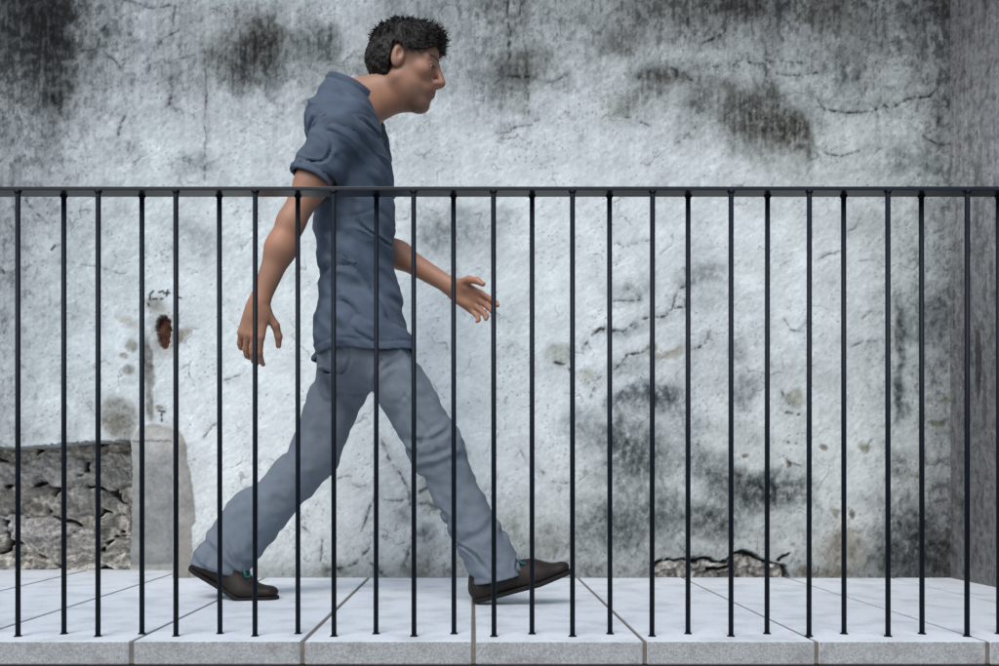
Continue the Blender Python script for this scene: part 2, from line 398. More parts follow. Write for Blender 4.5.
def plaster(px, py, seed):
    """colour (linear) and extra relief (m, + towards viewer) of old plaster at photo-plane coordinates"""
    wx = 9 * fbm(px / 28, py / 28, seed + 1, 3); wy = 9 * fbm(px / 28, py / 28, seed + 5, 3)
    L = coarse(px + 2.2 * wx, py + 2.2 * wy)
    L = L * (1 - .07 * sm(170, 0, px) - .05 * sm(760, 960, px) * sm(150, 260, py) - .13 * sm(900, 955, px))  # painted vignette at both ends, plus a darker tone beside the corner
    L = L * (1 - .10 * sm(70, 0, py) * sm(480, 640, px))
    dirt_vignette = np.clip((226 - L) / 150, 0, 1)  # darkness of grime and painted vignette together
    streak = fbm(px / 3.2, py / 60, seed + 11, 3)
    streak2 = fbm(px / 9, py / 120, seed + 61, 2)
    mott = fbm(px / 34, py / 30, seed + 15, 5, .62)
    fine = fbm(px / 5.0, py / 5.0, seed + 21, 4, .75)
    trow = fbm((px * .8 + py * .6) / 4.0, (py * .8 - px * .6) / 22.0, seed + 25, 3, .6)
    trow2 = fbm((px * .9 - py * .4) / 26.0, (py * .9 + px * .4) / 5.0, seed + 35, 3, .6)
    up = 1 - sm(140, 260, py)
    k = 1.0 + 0
    gain = 0.62 + 1.45 * dirt_vignette
    L = L * (1 + gain * (.17 * mott + .12 * fine + .06 * trow + .05 * trow2) + (up * .5 + .2) * dirt_vignette * (.55 * streak + .35 * streak2))
    # patchy black mould: denser where grime and painted vignette are darkest, broken into specks
    mo = fbm(px / 8, py / 12, seed + 41, 5, .7) + .5 * streak * up
    L = L * (1 - (.55 * dirt_vignette) * sm(.08, .5, mo + .5 * dirt_vignette - .12))
    # hairline crazing in faint, broken lines
    f1, f2, _ = worley((px + 2.6 * wx) / 62, (py + 2.6 * wy) / 52, seed + 3)
    crz = np.exp(-((f2 - f1) / .022) ** 2) * sm(.02, .30, fbm(px / 40, py / 40, seed + 51, 3))
    L = L * (1 - .24 * crz)
    # small pits and spots
    p1, _, pc = worley(px / 10.5, py / 10.5, seed + 71)
    pit = (1 - sm(.04, .11, p1)) * (pc > .86) * sm(-.15, .25, fbm(px / 60, py / 60, seed + 81, 2))
    p2, _, pc2 = worley(px / 5.5, py / 5.5, seed + 72)
    pit2 = (1 - sm(.08, .26, p2)) * (pc2 > .62) * sm(.0, .35, fbm(px / 45, py / 45, seed + 82, 3) + .35 * dirt_vignette)
    L = L * (1 - .34 * pit - .22 * pit2)
    # pale scrapes
    scr = sm(.40, .62, fbm((px * .94 - py * .34) / 40, (py * .94 + px * .34) / 3.4, seed + 91, 3, .6))
    L = L * (1 + .10 * scr)
    low = sm(330, 540, py)
    rgb = np.stack([np.ones_like(L)] * 3, -1)
    coolc = np.array([.885, .992, 1.025]); warmc = np.array([.93, 1.0, .995])
    rgb *= (coolc * (1 - low * .7)[..., None] + warmc * (low * .7)[..., None])
    rel = .0009 * trow + .0008 * trow2 + .0024 * mott + .0006 * fine - .0012 * pit - .0010 * crz
    # low dirt just above the paving
    L = L * (1 - .22 * sm(556, 578, py + 6 * mott) * (1 - .5 * sm(190, 560, px)))
    stain = fbm(px / 7, py / 9, seed + 45, 4, .7)
    for b in BL:
        if b[1] > 380 and b[6] is GREY: b = b[:2] + (b[2] * 1.12, b[3] * 1.12, b[4], b[5] * 1.45, (.949, .985, 1.0), b[7])
        x0, x1 = b[0] - b[2] * 2 - 22, b[0] + b[2] * 2 + 22
        if b[4]: x0 -= abs(b[3]); x1 += abs(b[3])
        m = (px > x0) & (px < x1) & (np.abs(py - b[1]) < max(b[3], b[2] if b[4] else 0) * 2 + 22)
        if not m.any(): continue
        k = .45 if b[7] < .65 else 1.0
        a = blob(px[m], py[m], b, wx[m] * k, wy[m] * k)
        if b[6] in (GREY, OLV) or b[6][0] < .95:
            a = a * np.clip(.86 + 1.35 * stain[m] + .7 * streak[m] * up[m], 0, 1.8)
        else:
            a = a * np.clip(.95 + .8 * stain[m], .2, 1.5)
        a = np.clip(a, 0, .85)
        L[m] = L[m] * (1 - a)
        t = np.array(b[6]); w = np.clip(a / max(b[5], .01), 0, 1)[:, None]
        rgb[m] = rgb[m] * (1 - w + w * t)
    for s, w, pts in CR:
        xs_, ys_ = [p[0] for p in pts], [p[1] for p in pts]
        m = (px > min(xs_) - 14) & (px < max(xs_) + 14) & (py > min(ys_) - 14) & (py < max(ys_) + 14)
        if not m.any(): continue
        qx = px[m] + .33 * wx[m] + 1.2 * fine[m]; qy = py[m] + .33 * wy[m] + 1.6 * fine[m]
        d = np.full(qx.shape, 99.0)
        for a, b in zip(pts[:-1], pts[1:]): d = np.minimum(d, seg_dist(qx, qy, a, b))
        br = np.clip(.66 + 2.2 * stain[m] + .8 * mott[m], .06, 1.25)
        e = np.exp(-(d / (w * .8)) ** 2) * br
        halo = np.exp(-(d / (w * 3.6)) ** 2) * np.clip(.5 + 1.5 * stain[m], 0, 1)
        L[m] = L[m] * (1 - np.clip(1.15 * s * e + .42 * s * halo, 0, .8))
        rel[m] -= .0025 * e * (s / .35)
    for pts in SC:
        m = (np.abs(px - pts[0][0]) < 14) & (np.abs(py - pts[0][1]) < 14)
        if not m.any(): continue
        d = np.full(px[m].shape, 99.0)
        for a, b in zip(pts[:-1], pts[1:]): d = np.minimum(d, seg_dist(px[m] + .12 * wx[m], py[m] + .12 * wy[m], a, b))
        L[m] *= 1 - .7 * np.exp(-(d / 1.0) ** 2)
    return L, rgb, rel, wx, wy, fine, mott, stain

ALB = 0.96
def finish(L, rgb):
    c = lin(np.clip(L, 12, 240))[..., None] * rgb * ALB
    return np.clip(c, .004, .82)

X_CORNER = (172.5 - CX) / F * WY       # right end of the recess
Z_LEDGE = CH - (445 - CY) / F * WY
REC = 0.285
xs = np.concatenate([np.linspace(-4.2, -1.80, 160)[:-1], np.arange(-1.80, 1.702, .0034)]); xs[-1] = 1.702
zs = np.concatenate([[-.03], np.arange(-.004, 2.10, .0034), np.linspace(2.104, 3.3, 60)])
X, Z = np.meshgrid(xs, zs)
pu = CX + F * X / WY; pv_ = CY - F * (Z - CH) / WY
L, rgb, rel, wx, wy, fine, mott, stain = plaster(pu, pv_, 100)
# --- recess at the foot of the wall: render gone, rubble showing, plus a cement repair with a sloping shoulder
edge_jag = .010 * fbm(X / .045, X * 0 + 3, 700, 4, .7) + .006 * fbm(X / .012, X * 0 + 9, 710, 2)
zl = Z_LEDGE - .010 + .025 * sm(-1.70, -1.24, X) + edge_jag
in_rec = (X < X_CORNER) & (Z < zl)
back = WY + REC
pxr = CX + F * X / back; pyr = CY - F * (Z - CH) / back          # where the recessed face is seen
# rubble
sx, sy = pxr + 1.1 * wx, pyr + 1.0 * wy
f1, f2, cid = worley(sx / 58, sy / 27.0, 31)
g1, g2, gid = worley(sx / 17, sy / 12.0, 37)
body = sm(.03, .20, f2 - f1)
body2 = sm(.02, .25, g2 - g1)
rough = fbm(pxr / 6, pyr / 6, 311, 4, .75); rough2 = fbm(pxr / 20, pyr / 16, 321, 4, .65)
gap = 1 - body
SLm = (142 + 44 * (cid - .5) + 22 * (gid - .5)) * (1 + .42 * rough + .32 * rough2)
resid = sm(.05, .38, fbm(pxr / 15, pyr / 11, 331, 4, .6) + .22 * gap + .22 * sm(555, 566, pyr))
SLm = SLm * (1 - resid * .75) + resid * .75 * 205 * (1 + .25 * rough)
deep = sm(.55, 1.0, gap) * sm(.02, .16, fbm(pxr / 26, pyr / 14, 341, 3))
SLm = SLm * (1 - .75 * deep)
s_rgb = np.stack([1.02 + .05 * gid, np.full_like(cid, 1.0), .86 + .09 * cid], -1)
s_rel = .014 * body + .005 * body2 * body + .009 * rough + .012 * rough2 + .008 * cid - .022 * deep
# cement
pm_r = patch_mask(pxr, pyr, wx, wy)
pm_w = patch_mask(pu, pv_, wx, wy)
c_n = fbm(pu / 16, pv_ / 16, 401, 5, .6)
C_L = 172 * (1 + .20 * c_n + .12 * fine + .08 * mott) + 26 * np.exp(-(((pu - 155) / 20) ** 2 + ((pv_ - 440) / 11) ** 2)) - 10 * sm(560, 575, pv_) * (1 + c_n)  # includes a painted bright spot for light on the shoulder
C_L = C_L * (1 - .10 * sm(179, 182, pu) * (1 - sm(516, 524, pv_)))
c_rgb = np.stack([np.full_like(c_n, .985), np.full_like(c_n, 1.0), np.full_like(c_n, .955)], -1)
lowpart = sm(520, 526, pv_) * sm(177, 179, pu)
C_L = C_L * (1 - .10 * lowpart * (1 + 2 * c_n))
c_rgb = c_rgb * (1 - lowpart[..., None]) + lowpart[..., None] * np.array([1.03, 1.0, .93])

# depth
D = -rel.copy()
D += .004 * fbm(pu / 160, pv_ / 160, 801, 3)
shoulder = np.clip((zl - edge_jag + .004 - Z) / .47, 0, 1) ** 1.35
cement_zone = in_rec & (X > (131 + .45 * wx + 1.5 * fine - CX) / F * (WY + REC * shoulder))
stone_zone = in_rec & ~cement_zone
D = np.where(cement_zone, REC * shoulder + .004 * c_n, D)
D = np.where(stone_zone & (Z < zl), .13 + (REC - .13) * np.clip((zl - Z) / .46, 0, 1) + .030 - s_rel, D)
# broken plaster foot on the right: the plaster shell has burst, coarse stones behind
qx = pu + .55 * wx + .8 * fine; qy = pv_ + .75 * wy + 1.6 * fine
bc = np.interp(qx, [650, 656, 668, 680, 692, 705, 715, 726, 737, 750, 765, 776, 783, 788, 795], [572, 565, 558, 560, 561, 558, 560, 560, 553, 553, 560, 564, 568, 578, 584])
below = sm(0, 3, qy - bc) * (qx > 652) * (qx < 787)
cwid = np.clip(1.25 + 2.6 * fbm(pu / 14, pv_ / 14, 777, 3), .35, 2.6)
crk = np.exp(-((qy - bc - .5) / cwid) ** 2) * sm(650, 656, qx) * (1 - sm(784, 790, qx))
crk = np.maximum(crk, np.exp(-(seg_dist(qx, qy, (709, 569), (731, 566)) / 1.5) ** 2))
crk = np.maximum(crk, .9 * np.exp(-(seg_dist(qx, qy, (779, 561), (790, 553)) / 1.2) ** 2))
crk = np.maximum(crk, .8 * np.exp(-(seg_dist(qx, qy, (782, 567), (784, 578)) / 2.0) ** 2))
B_L = 140 * (1 + .75 * rough + .55 * rough2 + .25 * (gid - .5)) * (1 - .35 * (1 - body2))
B_L = B_L + 60 * np.exp(-(((qx - 715) / 8) ** 2 + ((qy - 564.5) / 2.4) ** 2))
L = L * (1 - below) + B_L * below
rgb = rgb * (1 - below[..., None]) + below[..., None] * np.array([1.0, .985, .92])
L = L * (1 - .88 * np.clip(crk * (1 + .6 * rough), 0, 1))
D = np.where(in_rec, D, D + .012 * below - .012 * below * (rough2 + .6 * rough) + .028 * crk)
# cement colour on the main face
w = pm_w * ~in_rec
L = L * (1 - w) + C_L * .91 * w
rgb = rgb * (1 - w[..., None]) + c_rgb * w[..., None]
rim = np.exp(-((pm_w - .5) / .3) ** 2) * (pu > 178) * ~in_rec
L = L * (1 - .12 * rim); rgb = rgb * (1 - rim[..., None] * np.array([0, .04, .12]))
D = np.where(in_rec, D, D - .004 * pm_w)
# rusty hole
hd = np.full_like(L, 9.0)
for (hx, hy, ha, hb) in HOLES:
    hx_ = pu - hx + .35 * wx; hy_ = pv_ - hy + .35 * wy
    hd = np.minimum(hd, np.hypot(hx_ / (ha * (1 + .25 * np.sign(hy_) * -.6)), hy_ / hb))
hole = 1 - sm(.82, 1.02, hd + .25 * fine)
D = D + .022 * hole
L = L * (1 - hole) + hole * 66 * (1 + .9 * stain)
rgb = rgb * (1 - hole[..., None]) + hole[..., None] * np.array([1.25, .58, .38])
# the two rows at the ledge / side of the recess keep their own colours
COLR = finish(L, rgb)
COLR = np.where(stone_zone[..., None], finish(SLm, s_rgb), COLR)
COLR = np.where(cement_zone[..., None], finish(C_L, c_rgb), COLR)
Yw = WY + D
nr, nc = X.shape
V = np.stack([X, Yw, Z], -1).reshape(-1, 3); CV = COLR.reshape(-1, 3)
idx = np.arange(nr * nc).reshape(nr, nc)
quads = np.stack([idx[:-1, :-1], idx[:-1, 1:], idx[1:, 1:], idx[1:, :-1]], -1)
qs = stone_zone[:-1, :-1] & stone_zone[1:, 1:] & stone_zone[1:, :-1] & stone_zone[:-1, 1:]
qc = cement_zone[:-1, :-1] & cement_zone[1:, 1:] & cement_zone[1:, :-1] & cement_zone[:-1, 1:]
def sub(name, mask, mat, parent, origin, extra=None):
    q = quads[mask]
    used, inv = np.unique(q.ravel(), return_inverse=True)
    v = V[used]; c = CV[used]
    flat = inv.astype(np.int32); sizes = np.full(len(q), 4)
    if extra is not None:
        n = len(v)
        v = np.concatenate([v, np.array(extra.v)]); c = np.concatenate([c, np.full((len(extra.v), 3), .45)])
        flat = np.concatenate([flat, np.array([i + n for f in extra.f for i in f])]); sizes = np.concatenate([sizes, [len(f) for f in extra.f]])
    return new_mesh(name, v, flat, sizes, mat, parent, origin, True, c)
core = MB(); core.box(-4.2, 1.96, 3.70, 3.95, -.03, 3.3); core.box(-4.2, 1.702, WY + .02, 3.70, 3.22, 3.3)
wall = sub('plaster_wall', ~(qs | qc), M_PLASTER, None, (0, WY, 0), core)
tag(wall, 'long pale plaster wall streaked with black mould, rubble showing at its lower left', 'wall')
sub('exposed_stonework', qs, M_STONE, wall, (-1.5, WY, 0))
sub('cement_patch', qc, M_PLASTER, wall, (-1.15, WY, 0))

# ------------------------------------------------------------------ the wall that turns the corner at the right
ys = np.concatenate([np.linspace(1.75, 2.85, 70)[:-1], np.arange(2.85, WY + .02, .0036)])
zs2 = np.concatenate([[-.03], np.arange(-.004, 2.3, .0036), np.linspace(2.304, 3.3, 50)])
Y2, Z2 = np.meshgrid(ys, zs2)
pu2 = 951 + (WY - Y2) * 150; pv2 = CY - F * (Z2 - CH) / 3.15
L2, rgb2, rel2, wx2, wy2, fine2, mott2, stain2 = plaster(955 + (WY - Y2) * 280, pv2, 900)
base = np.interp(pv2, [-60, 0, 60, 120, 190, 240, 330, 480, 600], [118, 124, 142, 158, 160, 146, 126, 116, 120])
vst = fbm((WY - Y2) / .018, Z2 / .5, 951, 3, .6); vst2 = fbm((WY - Y2) / .06, Z2 / .9, 961, 3, .6)
m2 = fbm((WY - Y2) / .05, Z2 / .06, 971, 5, .65)
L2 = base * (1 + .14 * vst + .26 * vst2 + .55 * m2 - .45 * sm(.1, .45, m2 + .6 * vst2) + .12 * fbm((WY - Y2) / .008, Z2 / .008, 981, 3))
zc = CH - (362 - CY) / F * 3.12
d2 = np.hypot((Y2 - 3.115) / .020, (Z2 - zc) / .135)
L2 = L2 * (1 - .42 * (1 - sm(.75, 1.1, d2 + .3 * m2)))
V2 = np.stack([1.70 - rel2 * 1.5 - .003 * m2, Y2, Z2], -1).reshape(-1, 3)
nr2, nc2 = Y2.shape
idx2 = np.arange(nr2 * nc2).reshape(nr2, nc2)
q2 = np.stack([idx2[:-1, :-1], idx2[1:, :-1], idx2[1:, 1:], idx2[:-1, 1:]], -1).reshape(-1, 4)
b2 = MB(); b2.box(1.72, 1.96, 1.75, 3.69, -.03, 3.296)
n2 = len(V2)
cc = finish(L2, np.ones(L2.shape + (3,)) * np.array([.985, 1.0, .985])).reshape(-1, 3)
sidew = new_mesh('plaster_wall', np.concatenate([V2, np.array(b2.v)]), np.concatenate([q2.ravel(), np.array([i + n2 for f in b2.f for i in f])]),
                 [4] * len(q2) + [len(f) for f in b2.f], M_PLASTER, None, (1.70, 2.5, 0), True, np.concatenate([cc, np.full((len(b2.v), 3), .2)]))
tag(sidew, 'dark grey stained plaster return wall at the right end of the paving', 'wall')

# ------------------------------------------------------------------ railing
RF, RB, RZ0, RZ1 = 2.072, 2.122, 1.0, 1.0088
XL, XR = -3.2, 1.69
rail = bpy.data.objects.new('railing', None)
COL.objects.link(rail)
rail.location = (0, 2.097, 0)
tag(rail, 'dark blue-black steel railing with thin round balusters in front of the walking man', 'railing')
h = MB(); h.box(XL, XR, RF, RB, RZ0, RZ1, bev=0.0012)
h.build('handrail', M_RAIL, rail, (0, 2.097, 1.0))
def baluster(first_x, y, wob):
    m = MB(); m.cyl((first_x, y, -.003), (first_x + wob, y, RZ0 + .0005), .0057, 14)
    m.cyl((first_x + wob, y, RZ0 - .006), (first_x + wob, y, RZ0 + .0005), .0060, 14, .0090)      # weld bead
    o = m.build('baluster', M_STEEL, rail, (first_x, y, 0), True)
    c = MB(); c.cyl((first_x, y, 0), (first_x, y, .0022), .0095, 16, .0080)
    f = c.build('base_collar', M_STEEL, o, (first_x, y, 0), True)
    f.location = (0, 0, 0)
    return o
FRONT = [18, 98, 176, 255, 334, 414, 494, 572.5, 652, 731, 809, 888, 967]
BACK = [64, 142, 220, 298, 376, 454, 532, 610, 688, 767, 844, 922, 999]
fx = [(p - CX) / F * 2.080 for p in FRONT]; bx_ = [(p - CX) / F * 2.113 for p in BACK]
pit_ = (fx[-1] - fx[0]) / 12
fx = [fx[0] - pit_ * i for i in range(11, 0, -1)] + fx + [fx[-1] + pit_ * i for i in (1, 2, 3)]
bx_ = [bx_[0] - pit_ * i for i in range(11, 0, -1)] + bx_ + [bx_[-1] + pit_ * i for i in (1, 2)]
random.seed(9)
for x in fx:
    if XL < x < XR: baluster(x, 2.080, random.uniform(-.0015, .0015))
for x in bx_:
    if XL < x < XR: baluster(x, 2.113, random.uniform(-.0015, .0015))

# ------------------------------------------------------------------ the man: signed-distance modelling
class Field:
    def __init__(s, lo, hi, h):
        s.lo = np.array(lo, float); s.h = h
        s.n = np.ceil((np.array(hi) - s.lo) / h).astype(int) + 1
        s.a = np.full(s.n, 1.0, np.float32)
    def box(s, lo, hi):
        i0 = np.clip(np.floor((np.array(lo) - s.lo) / s.h).astype(int), 0, s.n)
        i1 = np.clip(np.ceil((np.array(hi) - s.lo) / s.h).astype(int) + 1, 0, s.n)
        sl = tuple(slice(a, b) for a, b in zip(i0, i1))
        gx, gy, gz = [s.lo[k] + s.h * np.arange(i0[k], i1[k]) for k in range(3)]
        return sl, gx[:, None, None].astype(np.float32), gy[None, :, None].astype(np.float32), gz[None, None, :].astype(np.float32)
    def grid(s):
        return [(s.lo[k] + s.h * np.arange(s.n[k])).reshape([-1 if j == k else 1 for j in range(3)]).astype(np.float32) for k in range(3)]
    def union(s, sl, d, k):
        a = s.a[sl]
        if k > 0:
            hh = np.maximum(k - np.abs(a - d), 0) / k
            s.a[sl] = np.minimum(a, d) - hh * hh * k * .25
        else:
            s.a[sl] = np.minimum(a, d)
    def cut(s, sl, d, k=0.004):
        a = s.a[sl]; d = -d
        hh = np.maximum(k - np.abs(a - d), 0) / k
        s.a[sl] = np.maximum(a, d) + hh * hh * k * .25
    def cone(s, a, b, ra, rb, k=.02, flat=None, cut=False):
        """tapered capsule; flat=(axis, factor) squeezes the cross-section along a unit axis (factor<1 = thinner)"""
        a = np.array(a, float); b = np.array(b, float)
        m = max(ra, rb) / (min(1, flat[1]) if flat else 1) + max(k, .01) + .03
        if flat: m = max(ra, rb) * max(1, flat[1]) + max(k, .01) + .03
        sl, x, y, z = s.box(np.minimum(a, b) - m, np.maximum(a, b) + m)
        d = b - a; L2_ = float(d @ d) + 1e-12
        px, py, pz = x - a[0], y - a[1], z - a[2]
        t = np.clip((px * d[0] + py * d[1] + pz * d[2]) / L2_, 0, 1)
        qx, qy, qz = px - t * d[0], py - t * d[1], pz - t * d[2]
        if flat:
            ax, f = flat; ax = np.array(ax, float); ax /= np.linalg.norm(ax)
            c = (qx * ax[0] + qy * ax[1] + qz * ax[2]) * (1 / f - 1)
            qx = qx + c * ax[0]; qy = qy + c * ax[1]; qz = qz + c * ax[2]
        dist = np.sqrt(qx * qx + qy * qy + qz * qz) - (ra + (rb - ra) * t)
        if flat and flat[1] < 1: dist = dist * (flat[1] * .5 + .5)
        (s.cut if cut else s.union)(sl, dist, k)
    def ell(s, c, axes, r, k=.02, cut=False):
        c = np.array(c, float); axes = np.array(axes, float); r = np.array(r, float)
        m = r.max() + max(k, .01) + .03
        sl, x, y, z = s.box(c - m, c + m)
        q = [((x - c[0]) * a[0] + (y - c[1]) * a[1] + (z - c[2]) * a[2]) for a in axes]
        k0 = np.sqrt(sum((q[i] / r[i]) ** 2 for i in range(3)))
        k1 = np.sqrt(sum((q[i] / r[i] ** 2) ** 2 for i in range(3))) + 1e-9
        dist = k0 * (k0 - 1) / k1
        (s.cut if cut else s.union)(sl, dist, k)
    def shell(s, t):
        s.a = np.maximum(s.a, -(s.a + t))
    def mesh(s):
        return surface_nets(s.a, s.lo, s.h)

def surface_nets(a, lo, h):
    ins = a < 0
    n = a.shape
    cnt = np.zeros([k - 1 for k in n], np.uint8)
    for i in (0, 1):
        for j in (0, 1):
            for k in (0, 1):
                cnt += ins[i:n[0] - 1 + i, j:n[1] - 1 + j, k:n[2] - 1 + k]
    act = (cnt > 0) & (cnt < 8)
    cells = np.argwhere(act)
    vid = np.full(act.shape, -1, np.int32); vid[act] = np.arange(len(cells))
    pos = np.zeros((len(cells), 3)); w = np.zeros(len(cells))
    cv = {}
    for i in (0, 1):
        for j in (0, 1):
            for k in (0, 1):
                cv[i, j, k] = a[cells[:, 0] + i, cells[:, 1] + j, cells[:, 2] + k].astype(float)
    for c0 in cv:
        for ax in range(3):
            if c0[ax]: continue
            c1 = list(c0); c1[ax] = 1; c1 = tuple(c1)
            v0, v1 = cv[c0], cv[c1]
            m = (v0 < 0) != (v1 < 0)
            t = np.where(m, v0 / np.where(m, v0 - v1, 1), 0)
            p = np.array(c0, float)[None, :].repeat(len(cells), 0); p[:, ax] = t
            pos[m] += p[m]; w[m] += 1
    verts = (cells + pos / w[:, None]) * h + lo
    faces = []
    for ax in range(3):
        u, v = (ax + 1) % 3, (ax + 2) % 3
        s0 = [slice(1, -1)] * 3; s1 = [slice(1, -1)] * 3
        s0[ax] = slice(0, n[ax] - 1); s1[ax] = slice(1, n[ax])
        e0 = ins[tuple(s0)]; e1 = ins[tuple(s1)]
        e = np.argwhere(e0 != e1)
        if not len(e): continue
        flip = e0[e[:, 0], e[:, 1], e[:, 2]]
        off = np.ones(3, int); off[ax] = 0
        c = e + off
        def cell(du, dv):
            q = c.copy(); q[:, u] -= du; q[:, v] -= dv
            return vid[q[:, 0], q[:, 1], q[:, 2]]
        q = np.stack([cell(1, 1), cell(0, 1), cell(0, 0), cell(1, 0)], 1)
        q[~flip] = q[~flip][:, ::-1]
        faces.append(q[(q >= 0).all(1)])
    return verts, np.concatenate(faces)

def relax(verts, faces, it=2, lam=.5):
    n = len(verts)
    e = np.concatenate([faces[:, [0, 1]], faces[:, [1, 2]], faces[:, [2, 3]], faces[:, [3, 0]]])
    e = np.concatenate([e, e[:, ::-1]])
    deg = np.bincount(e[:, 0], minlength=n).astype(float)
    for i in range(it):
        for l in (lam, -lam * .95):
            s_ = np.stack([np.bincount(e[:, 0], weights=verts[e[:, 1], k], minlength=n) for k in range(3)], 1)
            verts = verts + l * (s_ / np.maximum(deg, 1)[:, None] - verts)
    return verts

# joints (photo px, depth)
YB = 2.70
hipR, hipL = PX(366, 332, 2.61), PX(362, 332, 2.79)
kneeR, kneeL = PX(436, 447, 2.60), PX(313, 455, 2.775)
ankR, ankL = PX(493, 565, 2.61), PX(229, 556, 2.75)
shR, shL = PX(339, 134, 2.53), PX(366, 138, 2.865)
elR, elL = PX(291, 222, 2.50), PX(374, 240, 2.885)
wrR, wrL = PX(259, 303, 2.50), PX(452, 287, 2.83)
neckb = PX(356, 101, YB)
headc = PX(407, 66, YB)
ORG = np.array([float(PX(360, 600, YB)[0]), YB, 0.0])

th = R(14)
hf = np.array([math.cos(th), -.10, -math.sin(th)]); hf /= np.linalg.norm(hf)
hr = np.array([-.10, -1, 0.0]); hr -= hf * (hr @ hf); hr /= np.linalg.norm(hr)     # the man's right = towards the viewer
hu = np.cross(hr, hf); hu /= np.linalg.norm(hu)
if hu[2] < 0: hu = -hu
HA = [hf, hr, hu]
def H(f, r, u): return headc + hf * f + hr * r + hu * u

def unit(v):
    v = np.array(v, float); return v / np.linalg.norm(v)

def head(fd):
    fd.ell(H(-.012, 0, .034), HA, (.099, .077, .082), .01)
    fd.ell(H(.028, 0, -.040), HA, (.062, .060, .080), .03)
    for s in (1, -1):
        fd.cone(H(-.004, .050 * s, -.055), H(.060, .014 * s, -.098), .020, .016, .03)
        fd.cone(H(.076, .012 * s, .019), H(.064, .046 * s, .017), .011, .010, .016)
        fd.ell(H(.060, .046 * s, -.018), HA, (.022, .016, .018), .02)
        fd.ell(H(.094, .033 * s, -.001), HA, (.017, .015, .0115), .012, cut=True)
        fd.ell(H(.072, .033 * s, -.001), HA, (.0135, .0135, .0135), .003)
        fd.cone(H(.0835, .021 * s, .006), H(.078, .045 * s, .004), .0042, .0042, .003)
        fd.cone(H(.0825, .022 * s, -.009), H(.077, .044 * s, -.0075), .0035, .0035, .003)
        fd.ell(H(.097, .0125 * s, -.036), HA, (.012, .0075, .008), .008)
        # ears
        e0 = H(-.012, .076 * s, -.006)
        ea = [unit(hf * .95 + hr * s * -.25), unit(hr * s + hf * .25), hu]
        fd.ell(e0, ea, (.019, .010, .032), .008)
        fd.ell(H(-.005, .090 * s, .001), ea, (.0115, .012, .020), .002, cut=True)
    fd.cone(H(.090, 0, .010), H(.113, 0, -.027), .0075, .0105, .014)
    fd.ell(H(.109, 0, -.033), HA, (.010, .0095, .0085), .008)
    fd.ell(H(.070, 0, -.104), HA, (.021, .022, .016), .02)
    fd.ell(H(.078, 0, -.062), HA, (.016, .030, .022), .02)
    fd.cone(H(.094, .0, -.058), H(.080, .021, -.061), .0065, .0035, .006); fd.cone(H(.094, 0, -.058), H(.080, -.021, -.061), .0065, .0035, .006)
    fd.cone(H(.0925, .0, -.070), H(.080, .019, -.0665), .0072, .0035, .006); fd.cone(H(.0925, 0, -.070), H(.080, -.019, -.0665), .0072, .0035, .006)

def hand(fd, w, d, n, t, curl=26, sc=1.0):
    """w wrist, d towards the fingertips, n out of the palm, t towards the thumb side"""
    d = unit(d); n = unit(np.array(n) - d * (np.array(n) @ d)); t = unit(np.array(t) - d * (np.array(t) @ d) - n * (np.array(t) @ n))
    P = lambda a, b, c: w + sc * (d * a + t * b + n * c)
    flat = (n, .62)
    fd.cone(P(0, 0, 0), P(.03, .002, 0), .024, .027, .02, (n, .8))
    for b0, b1 in ((.016, .028), (.006, .010), (-.006, -.010), (-.015, -.027)):
        fd.cone(P(.02, b0, 0), P(.088, b1, .001), .018, .0125, .012, (n, .75))
    fd.ell(P(.030, .024, .010), [d, t, n], (.028, .015, .014), .012)
    fd.ell(P(.045, -.020, .008), [d, t, n], (.030, .012, .012), .012)
    fing = [(.029, .044, .026, .021, .0092, 0, .06), (.010, .048, .030, .023, .0096, 4, .01), (-.010, .045, .028, .022, .0092, 9, -.04), (-.028, .035, .021, .019, .0080, 15, -.10)]
    for b, l1, l2, l3, r, ex, spl in fing:
        p = P(.088, b, .0); ang = R(curl * .55 + ex)
        for l, da, ra, rb in ((l1, 0, r, r * .95), (l2, curl + ex * .4, r * .96, r * .88), (l3, curl * .8, r * .88, r * .72)):
            ang += R(da)
            q = p + sc * l * (d * math.cos(ang) + n * math.sin(ang) + t * spl)
            fd.cone(p, q, ra * sc, rb * sc, .004)
            p = q
    p = P(.022, .026, .008)
    for l, v, ra, rb in ((.038, d * .62 + t * .66 + n * .38, .0135, .0115), (.031, d * .82 + t * .36 + n * .42, .0112, .0100), (.026, d * .90 + t * .10 + n * .40, .0100, .0078)):
        q = p + sc * l * unit(v)
        fd.cone(p, q, ra * sc, rb * sc, .006)
        p = q

lo = np.array([min(wrR[0], ankL[0]) - .28, 2.30, -.02]); hi = np.array([ankR[0] + .28, 3.08, float(H(0, 0, .16)[2])])
HB = .0031
body = Field(lo, hi, HB)
XA = [np.array([1, 0, 0.]), np.array([0, 1., 0]), np.array([0, 0, 1.])]
